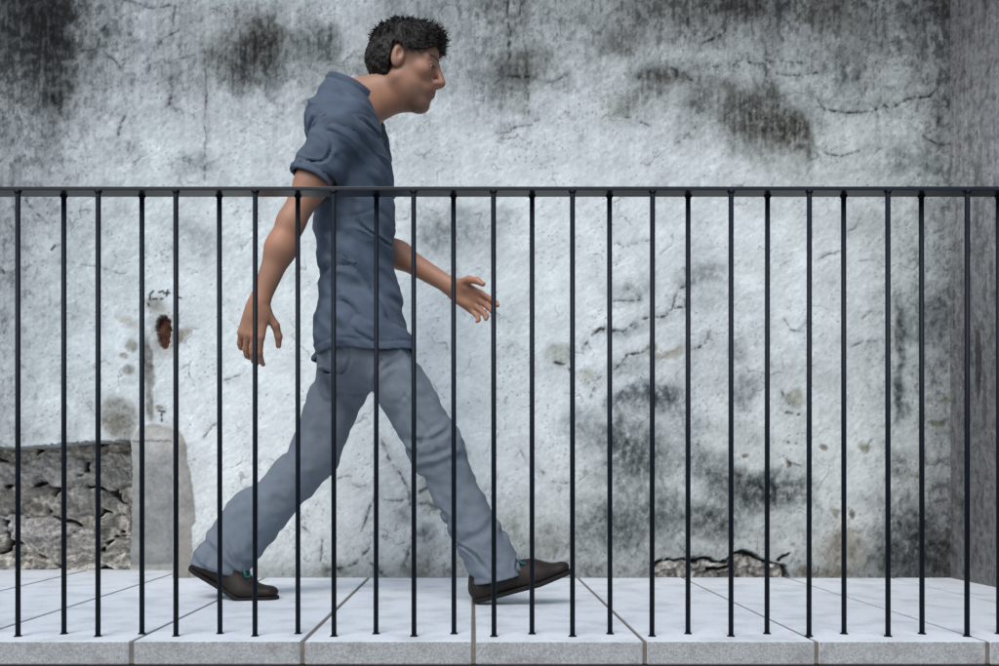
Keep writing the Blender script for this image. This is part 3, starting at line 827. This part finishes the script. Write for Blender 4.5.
# trunk (kept inside the clothes)
body.ell(PX(352, 185, YB), XA, (.090, .150, .19), .03)
body.ell(PX(358, 270, YB), XA, (.085, .135, .17), .06)
body.ell(PX(362, 330, YB), XA, (.090, .145, .11), .05)
body.cone(PX(346, 132, 2.60), shR, .052, .048, .05); body.cone(PX(354, 134, 2.80), shL, .052, .048, .05)
body.cone(PX(354, 128, YB), neckb, .068, .056, .05)
body.cone(neckb, H(-.026, 0, -.070), .055, .054, .03)
body.cone(PX(366, 112, YB), H(.012, 0, -.085), .040, .036, .03)
for hp, kn, an in ((hipR, kneeR, ankR), (hipL, kneeL, ankL)):
    body.cone(hp, kn, .072, .050, .04); body.cone(kn, an, .050, .036, .02)
for sh_, el, wr in ((shR, elR, wrR), (shL, elL, wrL)):
    mid = sh_ * .45 + el * .55
    body.cone(sh_, mid, .047, .043, .03); body.cone(mid, el, .043, .035, .03)
    m2_ = el * .68 + wr * .32
    body.cone(el, m2_, .035, .037, .02); body.cone(m2_, wr, .037, .025, .03, ((0, 1, 0), .88))
head(body)
hand(body, wrR, (elR - wrR) * -1 + np.array([.03, 0, 0]), (.15, .95, .1), (1, -.1, .2), 30, 1.0)
hand(body, wrL, (wrL - elL) + np.array([0, .0, -.005]), (-.1, -.9, -.35), (.35, -.2, .9), 24, 1.02)
# stub feet inside the shoes
def foot_pts(heel, ball, toe): return heel, ball, toe
hlL, blL, toL = PX(194, 566, 2.735), PX(243, 593, 2.72), PX(270, 593, 2.715)
hlR, blR, toR = PX(481, 594, 2.61), PX(540, 578, 2.60), PX(566, 570, 2.60)
HR_ = PX(474, 603, 2.62)
SOLES = {'L': (PX(189, 569, 2.735), PX(241, 600.5, 2.72), PX(279, 600, 2.715)),
         'R': (np.array([HR_[0], 2.62, .001]), np.array([HR_[0] + .185, 2.615, .053]), np.array([HR_[0] + .278, 2.61, .089]))}
for an, (hb, bb, tb) in ((ankL, SOLES['L']), (ankR, SOLES['R'])):
    u_ = np.array([0, 0, .030])
    body.cone(an, hb * .45 + bb * .55 + u_ * 1.4, .032, .022, .02); body.cone(hb * .45 + bb * .55 + u_ * 1.4, bb * .8 + tb * .2 + u_ * .9, .020, .012, .02)
bv, bf = body.mesh(); bv = relax(bv, bf, 2)
# skin colours
def local(v):
    q = v - headc
    return q @ hf, q @ hr, q @ hu
f_, r_, u_ = local(bv)
skin = np.ones((len(bv), 3)) * np.array([.335, .178, .115])
nz = noise3(bv[:, 0] * 60, bv[:, 1] * 60, bv[:, 2] * 60, 5) * .5 + noise3(bv[:, 0] * 18, bv[:, 1] * 18, bv[:, 2] * 18, 6)
skin *= (1 + .13 * nz)[:, None] * np.stack([np.ones_like(nz), 1 - .06 * nz, 1 - .10 * nz], 1)
ish = (np.abs(f_) < .2) & (np.abs(r_) < .12) & (np.abs(u_) < .16)
def mixc(mask, c):
    global skin
    skin = skin * (1 - mask[:, None]) + mask[:, None] * np.array(c)
red = np.exp(-(((f_ - .11) / .03) ** 2 + (r_ / .02) ** 2 + ((u_ + .03) / .025) ** 2)) + np.exp(-(((f_ - .06) / .04) ** 2 + ((np.abs(r_) - .05) / .02) ** 2 + ((u_ + .025) / .025) ** 2))
mixc(.35 * np.clip(red, 0, 1) * ish, (.36, .13, .085))
stub = sm(-.052, -.072, u_) * sm(.02, .05, f_) * ish
mixc(.42 * stub, (.10, .065, .05))
lips = np.exp(-(((u_ + .064) / .0085) ** 4)) * sm(.078, .086, f_) * (np.abs(r_) < .024) * ish
mixc(.7 * lips, (.27, .095, .075))
mixc(.8 * np.exp(-(((u_ + .0642) / .0018) ** 2)) * (f_ > .075) * (np.abs(r_) < .024) * ish, (.06, .02, .016))
de = np.sqrt((f_ - .072) ** 2 + (np.abs(r_) - .033) ** 2 + (u_ + .001) ** 2)
eye = (de < .0146) * (u_ < .0028) * (u_ > -.0058) * (f_ > .072) * ish
mixc(eye * 1.0, (.62, .60, .56))
iris = eye * (np.hypot(np.abs(r_) - .034, u_ + .002) < .0078)
mixc(iris * 1.0, (.03, .018, .012))
lash = (de < .0165) * (u_ > .0022) * (u_ < .0062) * (f_ > .070) * ish
mixc(.75 * lash, (.02, .013, .010))
brow = np.exp(-(((u_ - .0225 - .006 * np.sin(np.abs(r_) / .05 * 3)) / .0042) ** 2)) * (np.abs(r_) > .010) * (np.abs(r_) < .054) * sm(.05, .062, f_) * ish
mixc(.95 * np.clip(brow, 0, 1), (.022, .016, .013))
M_SKIN = material('skin', rough=0.52, spec=0.4, attr=True, var=0.05, scale=90, bump=0.12, bscale=380, bdist=0.001)
b_ = M_SKIN.node_tree.nodes['Principled BSDF']
b_.inputs['Subsurface Weight'].default_value = 0.08
b_.inputs['Subsurface Radius'].default_value = (.010, .004, .002)
person = new_mesh('person', bv, bf.ravel(), np.full(len(bf), 4), M_SKIN, None, ORG, True, skin)
tag(person, 'dark-haired man in a blue-grey shirt and grey trousers striding to the right behind the railing', 'person')

# hair: cap that follows the skull, then short strands
hairf = Field(H(0, 0, .02) - .16, H(0, 0, .02) + .16, .0026)
hairf.ell(H(-.013, 0, .036), HA, (.108, .086, .092), .01)
hairf.ell(H(-.040, 0, .0), HA, (.080, .080, .075), .03)
hairf.ell(H(.045, 0, .094), HA, (.048, .060, .026), .03)
gx, gy, gz = hairf.grid()
q0, q1, q2_ = gx - headc[0], gy - headc[1], gz - headc[2]
lf = q0 * hf[0] + q1 * hf[1] + q2_ * hf[2]; lr = q0 * hr[0] + q1 * hr[1] + q2_ * hr[2]; lu = q0 * hu[0] + q1 * hu[1] + q2_ * hu[2]
hn = noise3(lf * 55 + 3, lr * 75, lu * 55, 21) * .0045 + noise3(lf * 130, lr * 170, lu * 130, 22) * .003
hairf.a += hn.astype(np.float32)
# hairline: forehead, temples, round the ears, nape
line = np.where(lf > .035, .062 + .25 * np.abs(lr) * 0 - .035 * np.clip((np.abs(lr) - .04) / .03, 0, 1), np.where(lf > -.002, .020 - .25 * (.035 - lf) * 0 + .004, np.where(lf > -.032, .030, -.060)))
line = line + .006 * noise3(lf * 120, lr * 120, lu * 40, 23)
hairf.a = np.maximum(hairf.a, (line - lu).astype(np.float32) * .6)
hv, hfc = hairf.mesh(); hv = relax(hv, hfc, 1)
M_HAIR = material('dark_hair', (.012, .010, .009), rough=0.55, spec=0.4, var=0.45, scale=140, bump=0.9, bscale=260, bdist=0.004)
# strands rooted on the cap
rs = _rs(77)
hl = np.stack(local(hv), 1)
pick = rs.choice(len(hv), 5200)
sv, sf = [], []
base_ct = len(hv)
cskull = H(-.012, 0, .03)
for i, k in enumerate(pick):
    p = hv[k]; nrm = unit(p - cskull)
    lfk, lrk, luk = hl[k]
    flow = hf * (.55 if lfk > -.03 else -.1) + hu * (.25 if lfk > .02 else -.55) + hr * (.5 * np.sign(lrk) * (abs(lrk) > .02))
    flow = unit(flow + rs.randn(3) * .35)
    tdir = unit(flow - nrm * (flow @ nrm) * .8 + nrm * rs.uniform(.10, .55))
    Ls = rs.uniform(.014, .034) if lfk > -.02 or luk > .05 else rs.uniform(.005, .010)
    side = unit(np.cross(tdir, nrm)) * rs.uniform(.0007, .0014)
    n0 = base_ct + len(sv)
    p0 = p - nrm * .002
    tip = p0 + tdir * Ls + nrm * -.12 * Ls
    midp = p0 + tdir * Ls * .5 + nrm * .10 * Ls
    sv += [p0 - side, p0 + side, midp + side * .8, midp - side * .8, tip]
    sf += [(n0, n0 + 1, n0 + 2, n0 + 3), (n0 + 3, n0 + 2, n0 + 4)]
flat = np.concatenate([hfc.ravel(), np.array([i for f in sf for i in f])])
new_mesh('hair', np.concatenate([hv, np.array(sv)]), flat, [4] * len(hfc) + [len(f) for f in sf], M_HAIR, person, headc, True)

# ---- shirt
sh = Field([PX(262, 0, 2.5)[0] - .04, 2.36, PX(0, 380, YB)[2]], [PX(440, 0, 2.5)[0], 3.06, PX(0, 66, YB)[2]], .0036)
sh.ell(PX(352, 188, YB), XA, (.112, .172, .21), .03)
sh.ell(PX(357, 268, YB), XA, (.110, .160, .20), .08)
sh.ell(PX(360, 335, YB), XA, (.126, .178, .17), .06)
sh.ell(PX(338, 132, YB), XA, (.090, .150, .085), .06)
sh.cone(PX(346, 126, 2.60), shR, .066, .062, .06); sh.cone(PX(354, 128, 2.80), shL, .066, .062, .06)
sh.cone(PX(348, 122, YB), PX(360, 92, YB), .084, .073, .05)
sh.cone(PX(341, 116, YB), PX(349, 86, YB), .080, .068, .05)
for hp_, kn_ in ((hipR, kneeR), (hipL, kneeL)): sh.cone(hp_, hp_ * .7 + kn_ * .3, .104, .100, .05)
slR = shR + (elR - shR) * .56; slL = shL + (elL - shL) * .58
for s0, s1, el in ((shR, slR, elR), (shL, slL, elL)):
    tmp = Field(sh.lo, sh.lo + (sh.n - 1) * sh.h, sh.h)
    tmp.cone(s0, s0 * .2 + el * .8, .066, .073, .02)
    ax = unit(el - s0); gx, gy, gz = sh.grid()
    dpl_ = ((gx - s1[0]) * ax[0] + (gy - s1[1]) * ax[1] + (gz - s1[2]) * ax[2]).astype(np.float32)
    sl_, x_, y_, z_ = sh.box(sh.lo, sh.lo + sh.n * sh.h)
    sh.union(sl_, np.maximum(tmp.a, dpl_), .014)
gx, gy, gz = sh.grid()
# folds: drag lines from the armpit, bunching over the waist, sleeve creases
wxn = noise3(gx * 7, gy * 5, gz * 7, 41)
ang = (gx * .55 + gz * .85)
fold = np.sin(ang * 62 + 5.5 * wxn + gy * 9) * .5 + np.sin(ang * 108 + 7 * noise3(gx * 9 + 5, gy * 6, gz * 9, 42)) * .28
low = 1 - sm(PX(0, 330, YB)[2], PX(0, 190, YB)[2], gz)
amt = .0016 + .0060 * low * np.clip(.5 + 1.1 * noise3(gx * 7, gy * 6, gz * 7, 43), 0, 1.4)
big = noise3(gx * 10 + gz * 9, gy * 7, gz * 5 - gx * 3, 44) * .009 + noise3(gx * 24 + gz * 26, gy * 12, gz * 12 - gx * 10, 45) * .007 + noise3(gx * 40 + gz * 52, gy * 22, gz * 20 - gx * 24, 46) * .0028
c1 = np.abs(noise3(gx * 7 + gz * 13, gy * 5, gz * 4 - gx * 7, 47)); c2 = np.abs(noise3(gx * 5 - gz * 12, gy * 6, gz * 5 + gx * 6, 48))
cm = np.clip(.35 + 1.5 * noise3(gx * 5, gy * 5, gz * 5, 49), 0, 1)
crease = .0085 * np.exp(-c1 / .055) * cm + .0060 * np.exp(-c2 / .05) * (1 - cm) - .003 * np.exp(-((c1 - .16) / .06) ** 2) * cm
sh.a = sh.a + (fold * amt + big + crease).astype(np.float32)
def plane_cut(fd, p, n):
    gx, gy, gz = fd.grid(); n = unit(n)
    return ((gx - p[0]) * n[0] + (gy - p[1]) * n[1] + (gz - p[2]) * n[2]).astype(np.float32)
hem = PX(0, 357, YB)[2]
solid = sh.a.copy()
hemz = hem + .005 * np.sin(gx * 30) + 0 * gy
sh.a = sh.a + (.0028 * np.exp(-((gz - hemz - .024) / .0034) ** 2)).astype(np.float32)      # hem stitching
for s0, s1, el in ((shR, slR, elR), (shL, slL, elL)):
    ax = unit(el - s0); dp_ = plane_cut(sh, s1, ax)
    rr_ = np.sqrt(np.maximum((gx - s1[0]) ** 2 + (gy - s1[1]) ** 2 + (gz - s1[2]) ** 2 - dp_ ** 2, 0))
    sh.a = sh.a + (.0028 * np.exp(-((dp_ + .022) / .0034) ** 2) * (rr_ < .1)).astype(np.float32)
    sd_ = plane_cut(sh, s0 + (el - s0) * .10, unit(ax + np.array([.15, 0, .15])))
    sh.a = sh.a + (.0022 * np.exp(-(sd_ / .0036) ** 2) * (np.abs(gy - YB) > .09) * (gz > s1[2] + .02)).astype(np.float32)
# ribbed neckband
nb_ = plane_cut(sh, PX(344, 83, YB), np.array([.468, 0, .884]))
sh.a = sh.a + (.003 * np.exp(-((nb_ + .020) / .0036) ** 2)).astype(np.float32)
sh.a = np.maximum(sh.a, -(sh.a + .0075))
cutz = (hemz - gz).astype(np.float32)
sh.a = np.maximum(sh.a, cutz)
for s0, s1, el in ((shR, slR, elR), (shL, slL, elL)):
    ax = unit(el - s0)
    dpl = plane_cut(sh, s1, ax)
    rad = np.sqrt((gx - s1[0]) ** 2 + (gy - s1[1]) ** 2 + (gz - s1[2]) ** 2)
    axis_d = np.sqrt(np.maximum(rad ** 2 - dpl ** 2, 0))
    opening = np.maximum(np.maximum(axis_d - .058, -.035 - dpl), dpl - .03).astype(np.float32)
    sh.a = np.maximum(sh.a, -opening)
nk = unit(H(.0, 0, -.08) - PX(348, 112, YB))
pn = PX(344, 83, YB)
cn = unit(np.array([.468, 0, .884]))
sh.a = np.maximum(sh.a, plane_cut(sh, pn, cn))
sv_, sf_ = sh.mesh(); sv_ = relax(sv_, sf_, 1)
M_SHIRT = material('shirt_cotton', (.074, .100, .138), rough=0.9, spec=0.15, var=0.10, scale=45, bump=0.35, bscale=700, bdist=0.0008)
new_mesh('shirt', sv_, sf_.ravel(), np.full(len(sf_), 4), M_SHIRT, person, (ORG[0], YB, 1.2), True)

# ---- trousers
tr = Field([PX(185, 0, 2.7)[0] - .04, 2.42, .02], [PX(520, 0, 2.6)[0] + .04, 2.98, PX(0, 318, YB)[2]], .0038)
tr.ell(PX(361, 335, YB), XA, (.096, .148, .11), .03)
tr.ell(PX(354, 356, YB), XA, (.104, .150, .10), .05)
for hp, kn, an, hm in ((hipR, kneeR, ankR, .012), (hipL, kneeL, ankL, .0)):
    tr.cone(hp, kn, .090, .069, .05)
    e_ = an + (an - kn) * .10
    tr.cone(kn, e_, .067, .071, .03)
# trouser leg of the pushing foot hangs over the raised heel
tr.cone(PX(250, 510, 2.76), PX(214, 562, 2.74), .058, .056, .04)
gx, gy, gz = tr.grid()
n1_ = noise3(gx * 8, gy * 6, gz * 8, 51)
n2__ = noise3(gx * 9 + 3, gy * 9, gz * 9, 57)
# creases run across each leg
fold = np.zeros(tr.a.shape, np.float32)
for kn, an, hp in ((kneeR, ankR, hipR), (kneeL, ankL, hipL)):
    ax = unit(an - kn)
    s_ = (gx - kn[0]) * ax[0] + (gy - kn[1]) * ax[1] + (gz - kn[2]) * ax[2]
    rad = np.sqrt(np.maximum((gx - kn[0]) ** 2 + (gy - kn[1]) ** 2 + (gz - kn[2]) ** 2 - s_ ** 2, 0))
    w = (1 - sm(.09, .13, rad)) * sm(-.10, -.02, s_)
    L_ = np.linalg.norm(an - kn)
    amp = .0055 * np.exp(-((s_ - L_ - .0) / .10) ** 2) + .0045 * np.exp(-(s_ / .07) ** 2) + .0012
    fold = fold + w * amp * (np.sin(s_ * 85 + 11 * n1_ + gy * 26 + gx * 8) * .7 + np.sin(s_ * 150 + 14 * n1_ - gy * 20) * .35) * np.clip(.6 + 1.2 * n2__, 0, 1.5)
top = sm(PX(0, 430, YB)[2], PX(0, 370, YB)[2], gz)
fold = fold + top * .0045 * np.sin((gx * .8 + gz * .5) * 95 + 5 * n1_ + gy * 7)
big = noise3(gx * 9, gy * 7, gz * 6, 53) * .007 + noise3(gx * 22 + gz * 12, gy * 14, gz * 18 - gx * 12, 54) * .0050 + noise3(gx * 30 + gz * 48, gy * 26, gz * 24 - gx * 40, 55) * .0024
# outer side seams and turn-up stitching
for kn, an, hp, sg in ((kneeR, ankR, hipR, -1), (kneeL, ankL, hipL, 1)):
    for a_, b_ in ((hp, kn), (kn, an)):
        ax = unit(b_ - a_); nn = unit(np.cross(ax, [0, 1.0, 0]))
        s_ = (gx - a_[0]) * ax[0] + (gy - a_[1]) * ax[1] + (gz - a_[2]) * ax[2]
        q_ = (gx - a_[0]) * nn[0] + (gz - a_[2]) * nn[2]
        L_ = np.linalg.norm(b_ - a_)
        fold = fold + .0030 * np.exp(-((q_ + .006 * n1_) / .0034) ** 2) * ((gy - a_[1]) * sg > .02) * (s_ > -.01) * (s_ < L_ + .12)
c1 = np.abs(noise3(gx * 5 + gz * 10, gy * 5, gz * 5 - gx * 9, 58)); cm = np.clip(.3 + 1.5 * noise3(gx * 5, gy * 5, gz * 5, 59), 0, 1)
crease = .0085 * np.exp(-c1 / .055) * cm - .003 * np.exp(-((c1 - .16) / .06) ** 2) * cm
pa, pb = PX(382, 360, 2.54), PX(366, 398, 2.54)                                   # slanted pocket mouth
pd = seg_dist(gx, gz, (pa[0], pa[2]), (pb[0], pb[2]))
crease = crease + .004 * np.exp(-(pd / .0036) ** 2) * (gy < 2.64)
tr.a = tr.a + (fold + big + crease).astype(np.float32)
tr.a = np.maximum(tr.a, -(tr.a + .010))
for kn, an, pt, nn in ((kneeL, ankL, PX(219, 570, 2.74), (-.28, 0, -.96)), (kneeR, ankR, PX(494, 580, 2.61), (.22, 0, -.97))):
    pl = plane_cut(tr, pt, nn)
    near = (np.abs(gx - pt[0]) < .20) & (gz < an[2] + .10) & (gy > -9)
    tr.a = np.maximum(tr.a, np.where(near, pl, -1.0).astype(np.float32))
tv, tf = tr.mesh(); tv = relax(tv, tf, 1)
M_TROUS = material('trouser_cotton', (.150, .180, .215), rough=0.92, spec=0.12, var=0.10, scale=40, bump=0.4, bscale=650, bdist=0.0008)
new_mesh('trousers', tv, tf.ravel(), np.full(len(tf), 4), M_TROUS, person, (ORG[0], YB, .5), True)

# ---- shoes
M_LEATHER = material('worn_brown_leather', (.014, .0095, .008), rough=0.6, spec=0.3, var=0.35, scale=35, bump=0.3, bscale=160, bdist=0.002)
M_SOLE = material('dark_rubber', (.014, .013, .013), rough=0.8, spec=0.2, var=0.2, scale=60, bump=0.2)
M_LACE = material('teal_lace', (.03, .16, .18), rough=0.8, spec=0.1, var=0.2, scale=200, bump=0.3)
M_LACE2 = material('brown_lace', (.05, .035, .028), rough=0.8, spec=0.1, var=0.3, scale=200, bump=0.3)
def shoe(hb, bb, tb, label, an):
    """hb, bb, tb: underside of heel, ball and toe tip"""
    d1 = unit(bb - hb); d2 = unit(tb - bb)
    yv = np.array([0, 1.0, 0])
    n1 = unit(np.cross(d1, yv)); n1 = n1 if n1[2] > 0 else -n1
    n2 = unit(np.cross(d2, yv)); n2 = n2 if n2[2] > 0 else -n2
    fd = Field(np.minimum(np.minimum(hb, bb), tb) - .07, np.maximum(np.maximum(hb, bb), tb) + .14, .0026)
    so = Field(fd.lo, np.maximum(np.maximum(hb, bb), tb) + .14, .0026)
    hc = hb + d1 * .036
    tl = np.linalg.norm(tb - bb)
    nb = unit(n1 + n2)
    # upper
    fd.cone(hc + n1 * .040, hc + n1 * .066, .035, .031, .02, (yv, .92))
    fd.cone(hc + n1 * .034 , bb + nb * .036, .034, .038, .03, (n1, .95))
    fd.cone(bb + nb * .030, tb - d2 * .033 + n2 * .024, .042, .031, .03, (n2, .62))
    fd.cone(hc + d1 * .055 + n1 * .068, bb - d1 * .02 + nb * .052, .028, .026, .03)
    fd.cone(hc + d1 * .062 + n1 * .088, hc + d1 * .085 + n1 * .070, .020, .018, .02)      # tongue
    def pl(f, p, n): return plane_cut(f, p, n)
    p1 = pl(fd, hb + n1 * .012, n1); p2 = pl(fd, bb + n2 * .012, n2)
    fd.a = np.maximum(fd.a, -np.minimum(p1, p2) if n1 @ d2 < 0 else -np.maximum(np.minimum(p1, 9), np.minimum(p2, 9)) if False else -np.minimum(p1, p2))
    # sole: same outline, a little wider
    so.cone(hc + n1 * .012, bb + nb * .012, .038, .040, .03)
    so.cone(bb + nb * .012, tb - d2 * .034 + n2 * .010, .044, .034, .03)
    q1 = pl(so, hb, n1); q2 = pl(so, bb, n2)
    under = -np.minimum(q1, q2) if (d1 @ n2) < 0 or True else None
    lower = np.minimum(q1, q2); upper = lower - .0125
    so.a = np.maximum(so.a, np.maximum(-lower, upper))
    v, f = fd.mesh(); v = relax(v, f, 2)
    o = new_mesh('shoe', v, f.ravel(), np.full(len(f), 4), M_LEATHER, person, tuple(bb), True)
    if label: o['label'] = label
    v, f = so.mesh(); v = relax(v, f, 1)
    s = new_mesh('sole', v, f.ravel(), np.full(len(f), 4), M_SOLE, o, tuple(bb), True); s.location = (0, 0, 0)
    lm = MB(); lt = MB()
    for i in range(4):
        c = hc + d1 * (.078 + .020 * i) + n1 * (.092 - .0085 * i)
        w_ = .021 + .002 * i
        pts = [c + yv * (w_ * math.cos(a)) + n1 * (.010 * math.sin(a) - .003) + d1 * (.006 * math.cos(a) * (-1) ** i) for a in np.linspace(0.0, math.pi, 7)]
        for a, b in zip(pts[:-1], pts[1:]): lm.cyl(a, b, .0024, 6)
    c = hc + d1 * .112 + n1 * .074
    for sgn in (1, -1):
        for s2 in (.018, .030):
            pts = [c + yv * sgn * (s2 * math.sin(a)) - yv * .006 + n1 * (.006 + .008 * math.sin(2 * a)) + d1 * (.014 * (1 - math.cos(a)) - .004) for a in np.linspace(0, math.pi, 8)]
            for a, b in zip(pts[:-1], pts[1:]): lt.cyl(a, b, .0024, 6)
    l1 = lm.build('lace', M_LACE2, o, tuple(bb), True); l1.location = (0, 0, 0)
    l2 = lt.build('lace_bow', M_LACE, o, tuple(bb), True); l2.location = (0, 0, 0)
    return o
shoe(*SOLES['L'], 'dark brown shoe bent at the ball, pushing off the paving', ankL)
shoe(*SOLES['R'], 'dark brown shoe landing on its heel', ankR)
M_SOCK = material('dark_sock', (.02, .02, .024), rough=0.95, spec=0.05, var=0.15, scale=200, bump=0.3, bscale=500)
for an, kn, (hb, bb, tb) in ((ankL, kneeL, SOLES['L']), (ankR, kneeR, SOLES['R'])):
    sk = Field(np.minimum(an, bb) - .12, np.maximum(an, bb) + .16, .003)
    t_ = unit(kn - an)
    sk.cone(an + t_ * .13, an, .048, .039, .02); sk.cone(an, hb * .45 + bb * .55 + np.array([0, 0, .042]), .038, .028, .02)
    v, f = sk.mesh(); v = relax(v, f, 1)
    new_mesh('sock', v, f.ravel(), np.full(len(f), 4), M_SOCK, person, tuple(an), True)
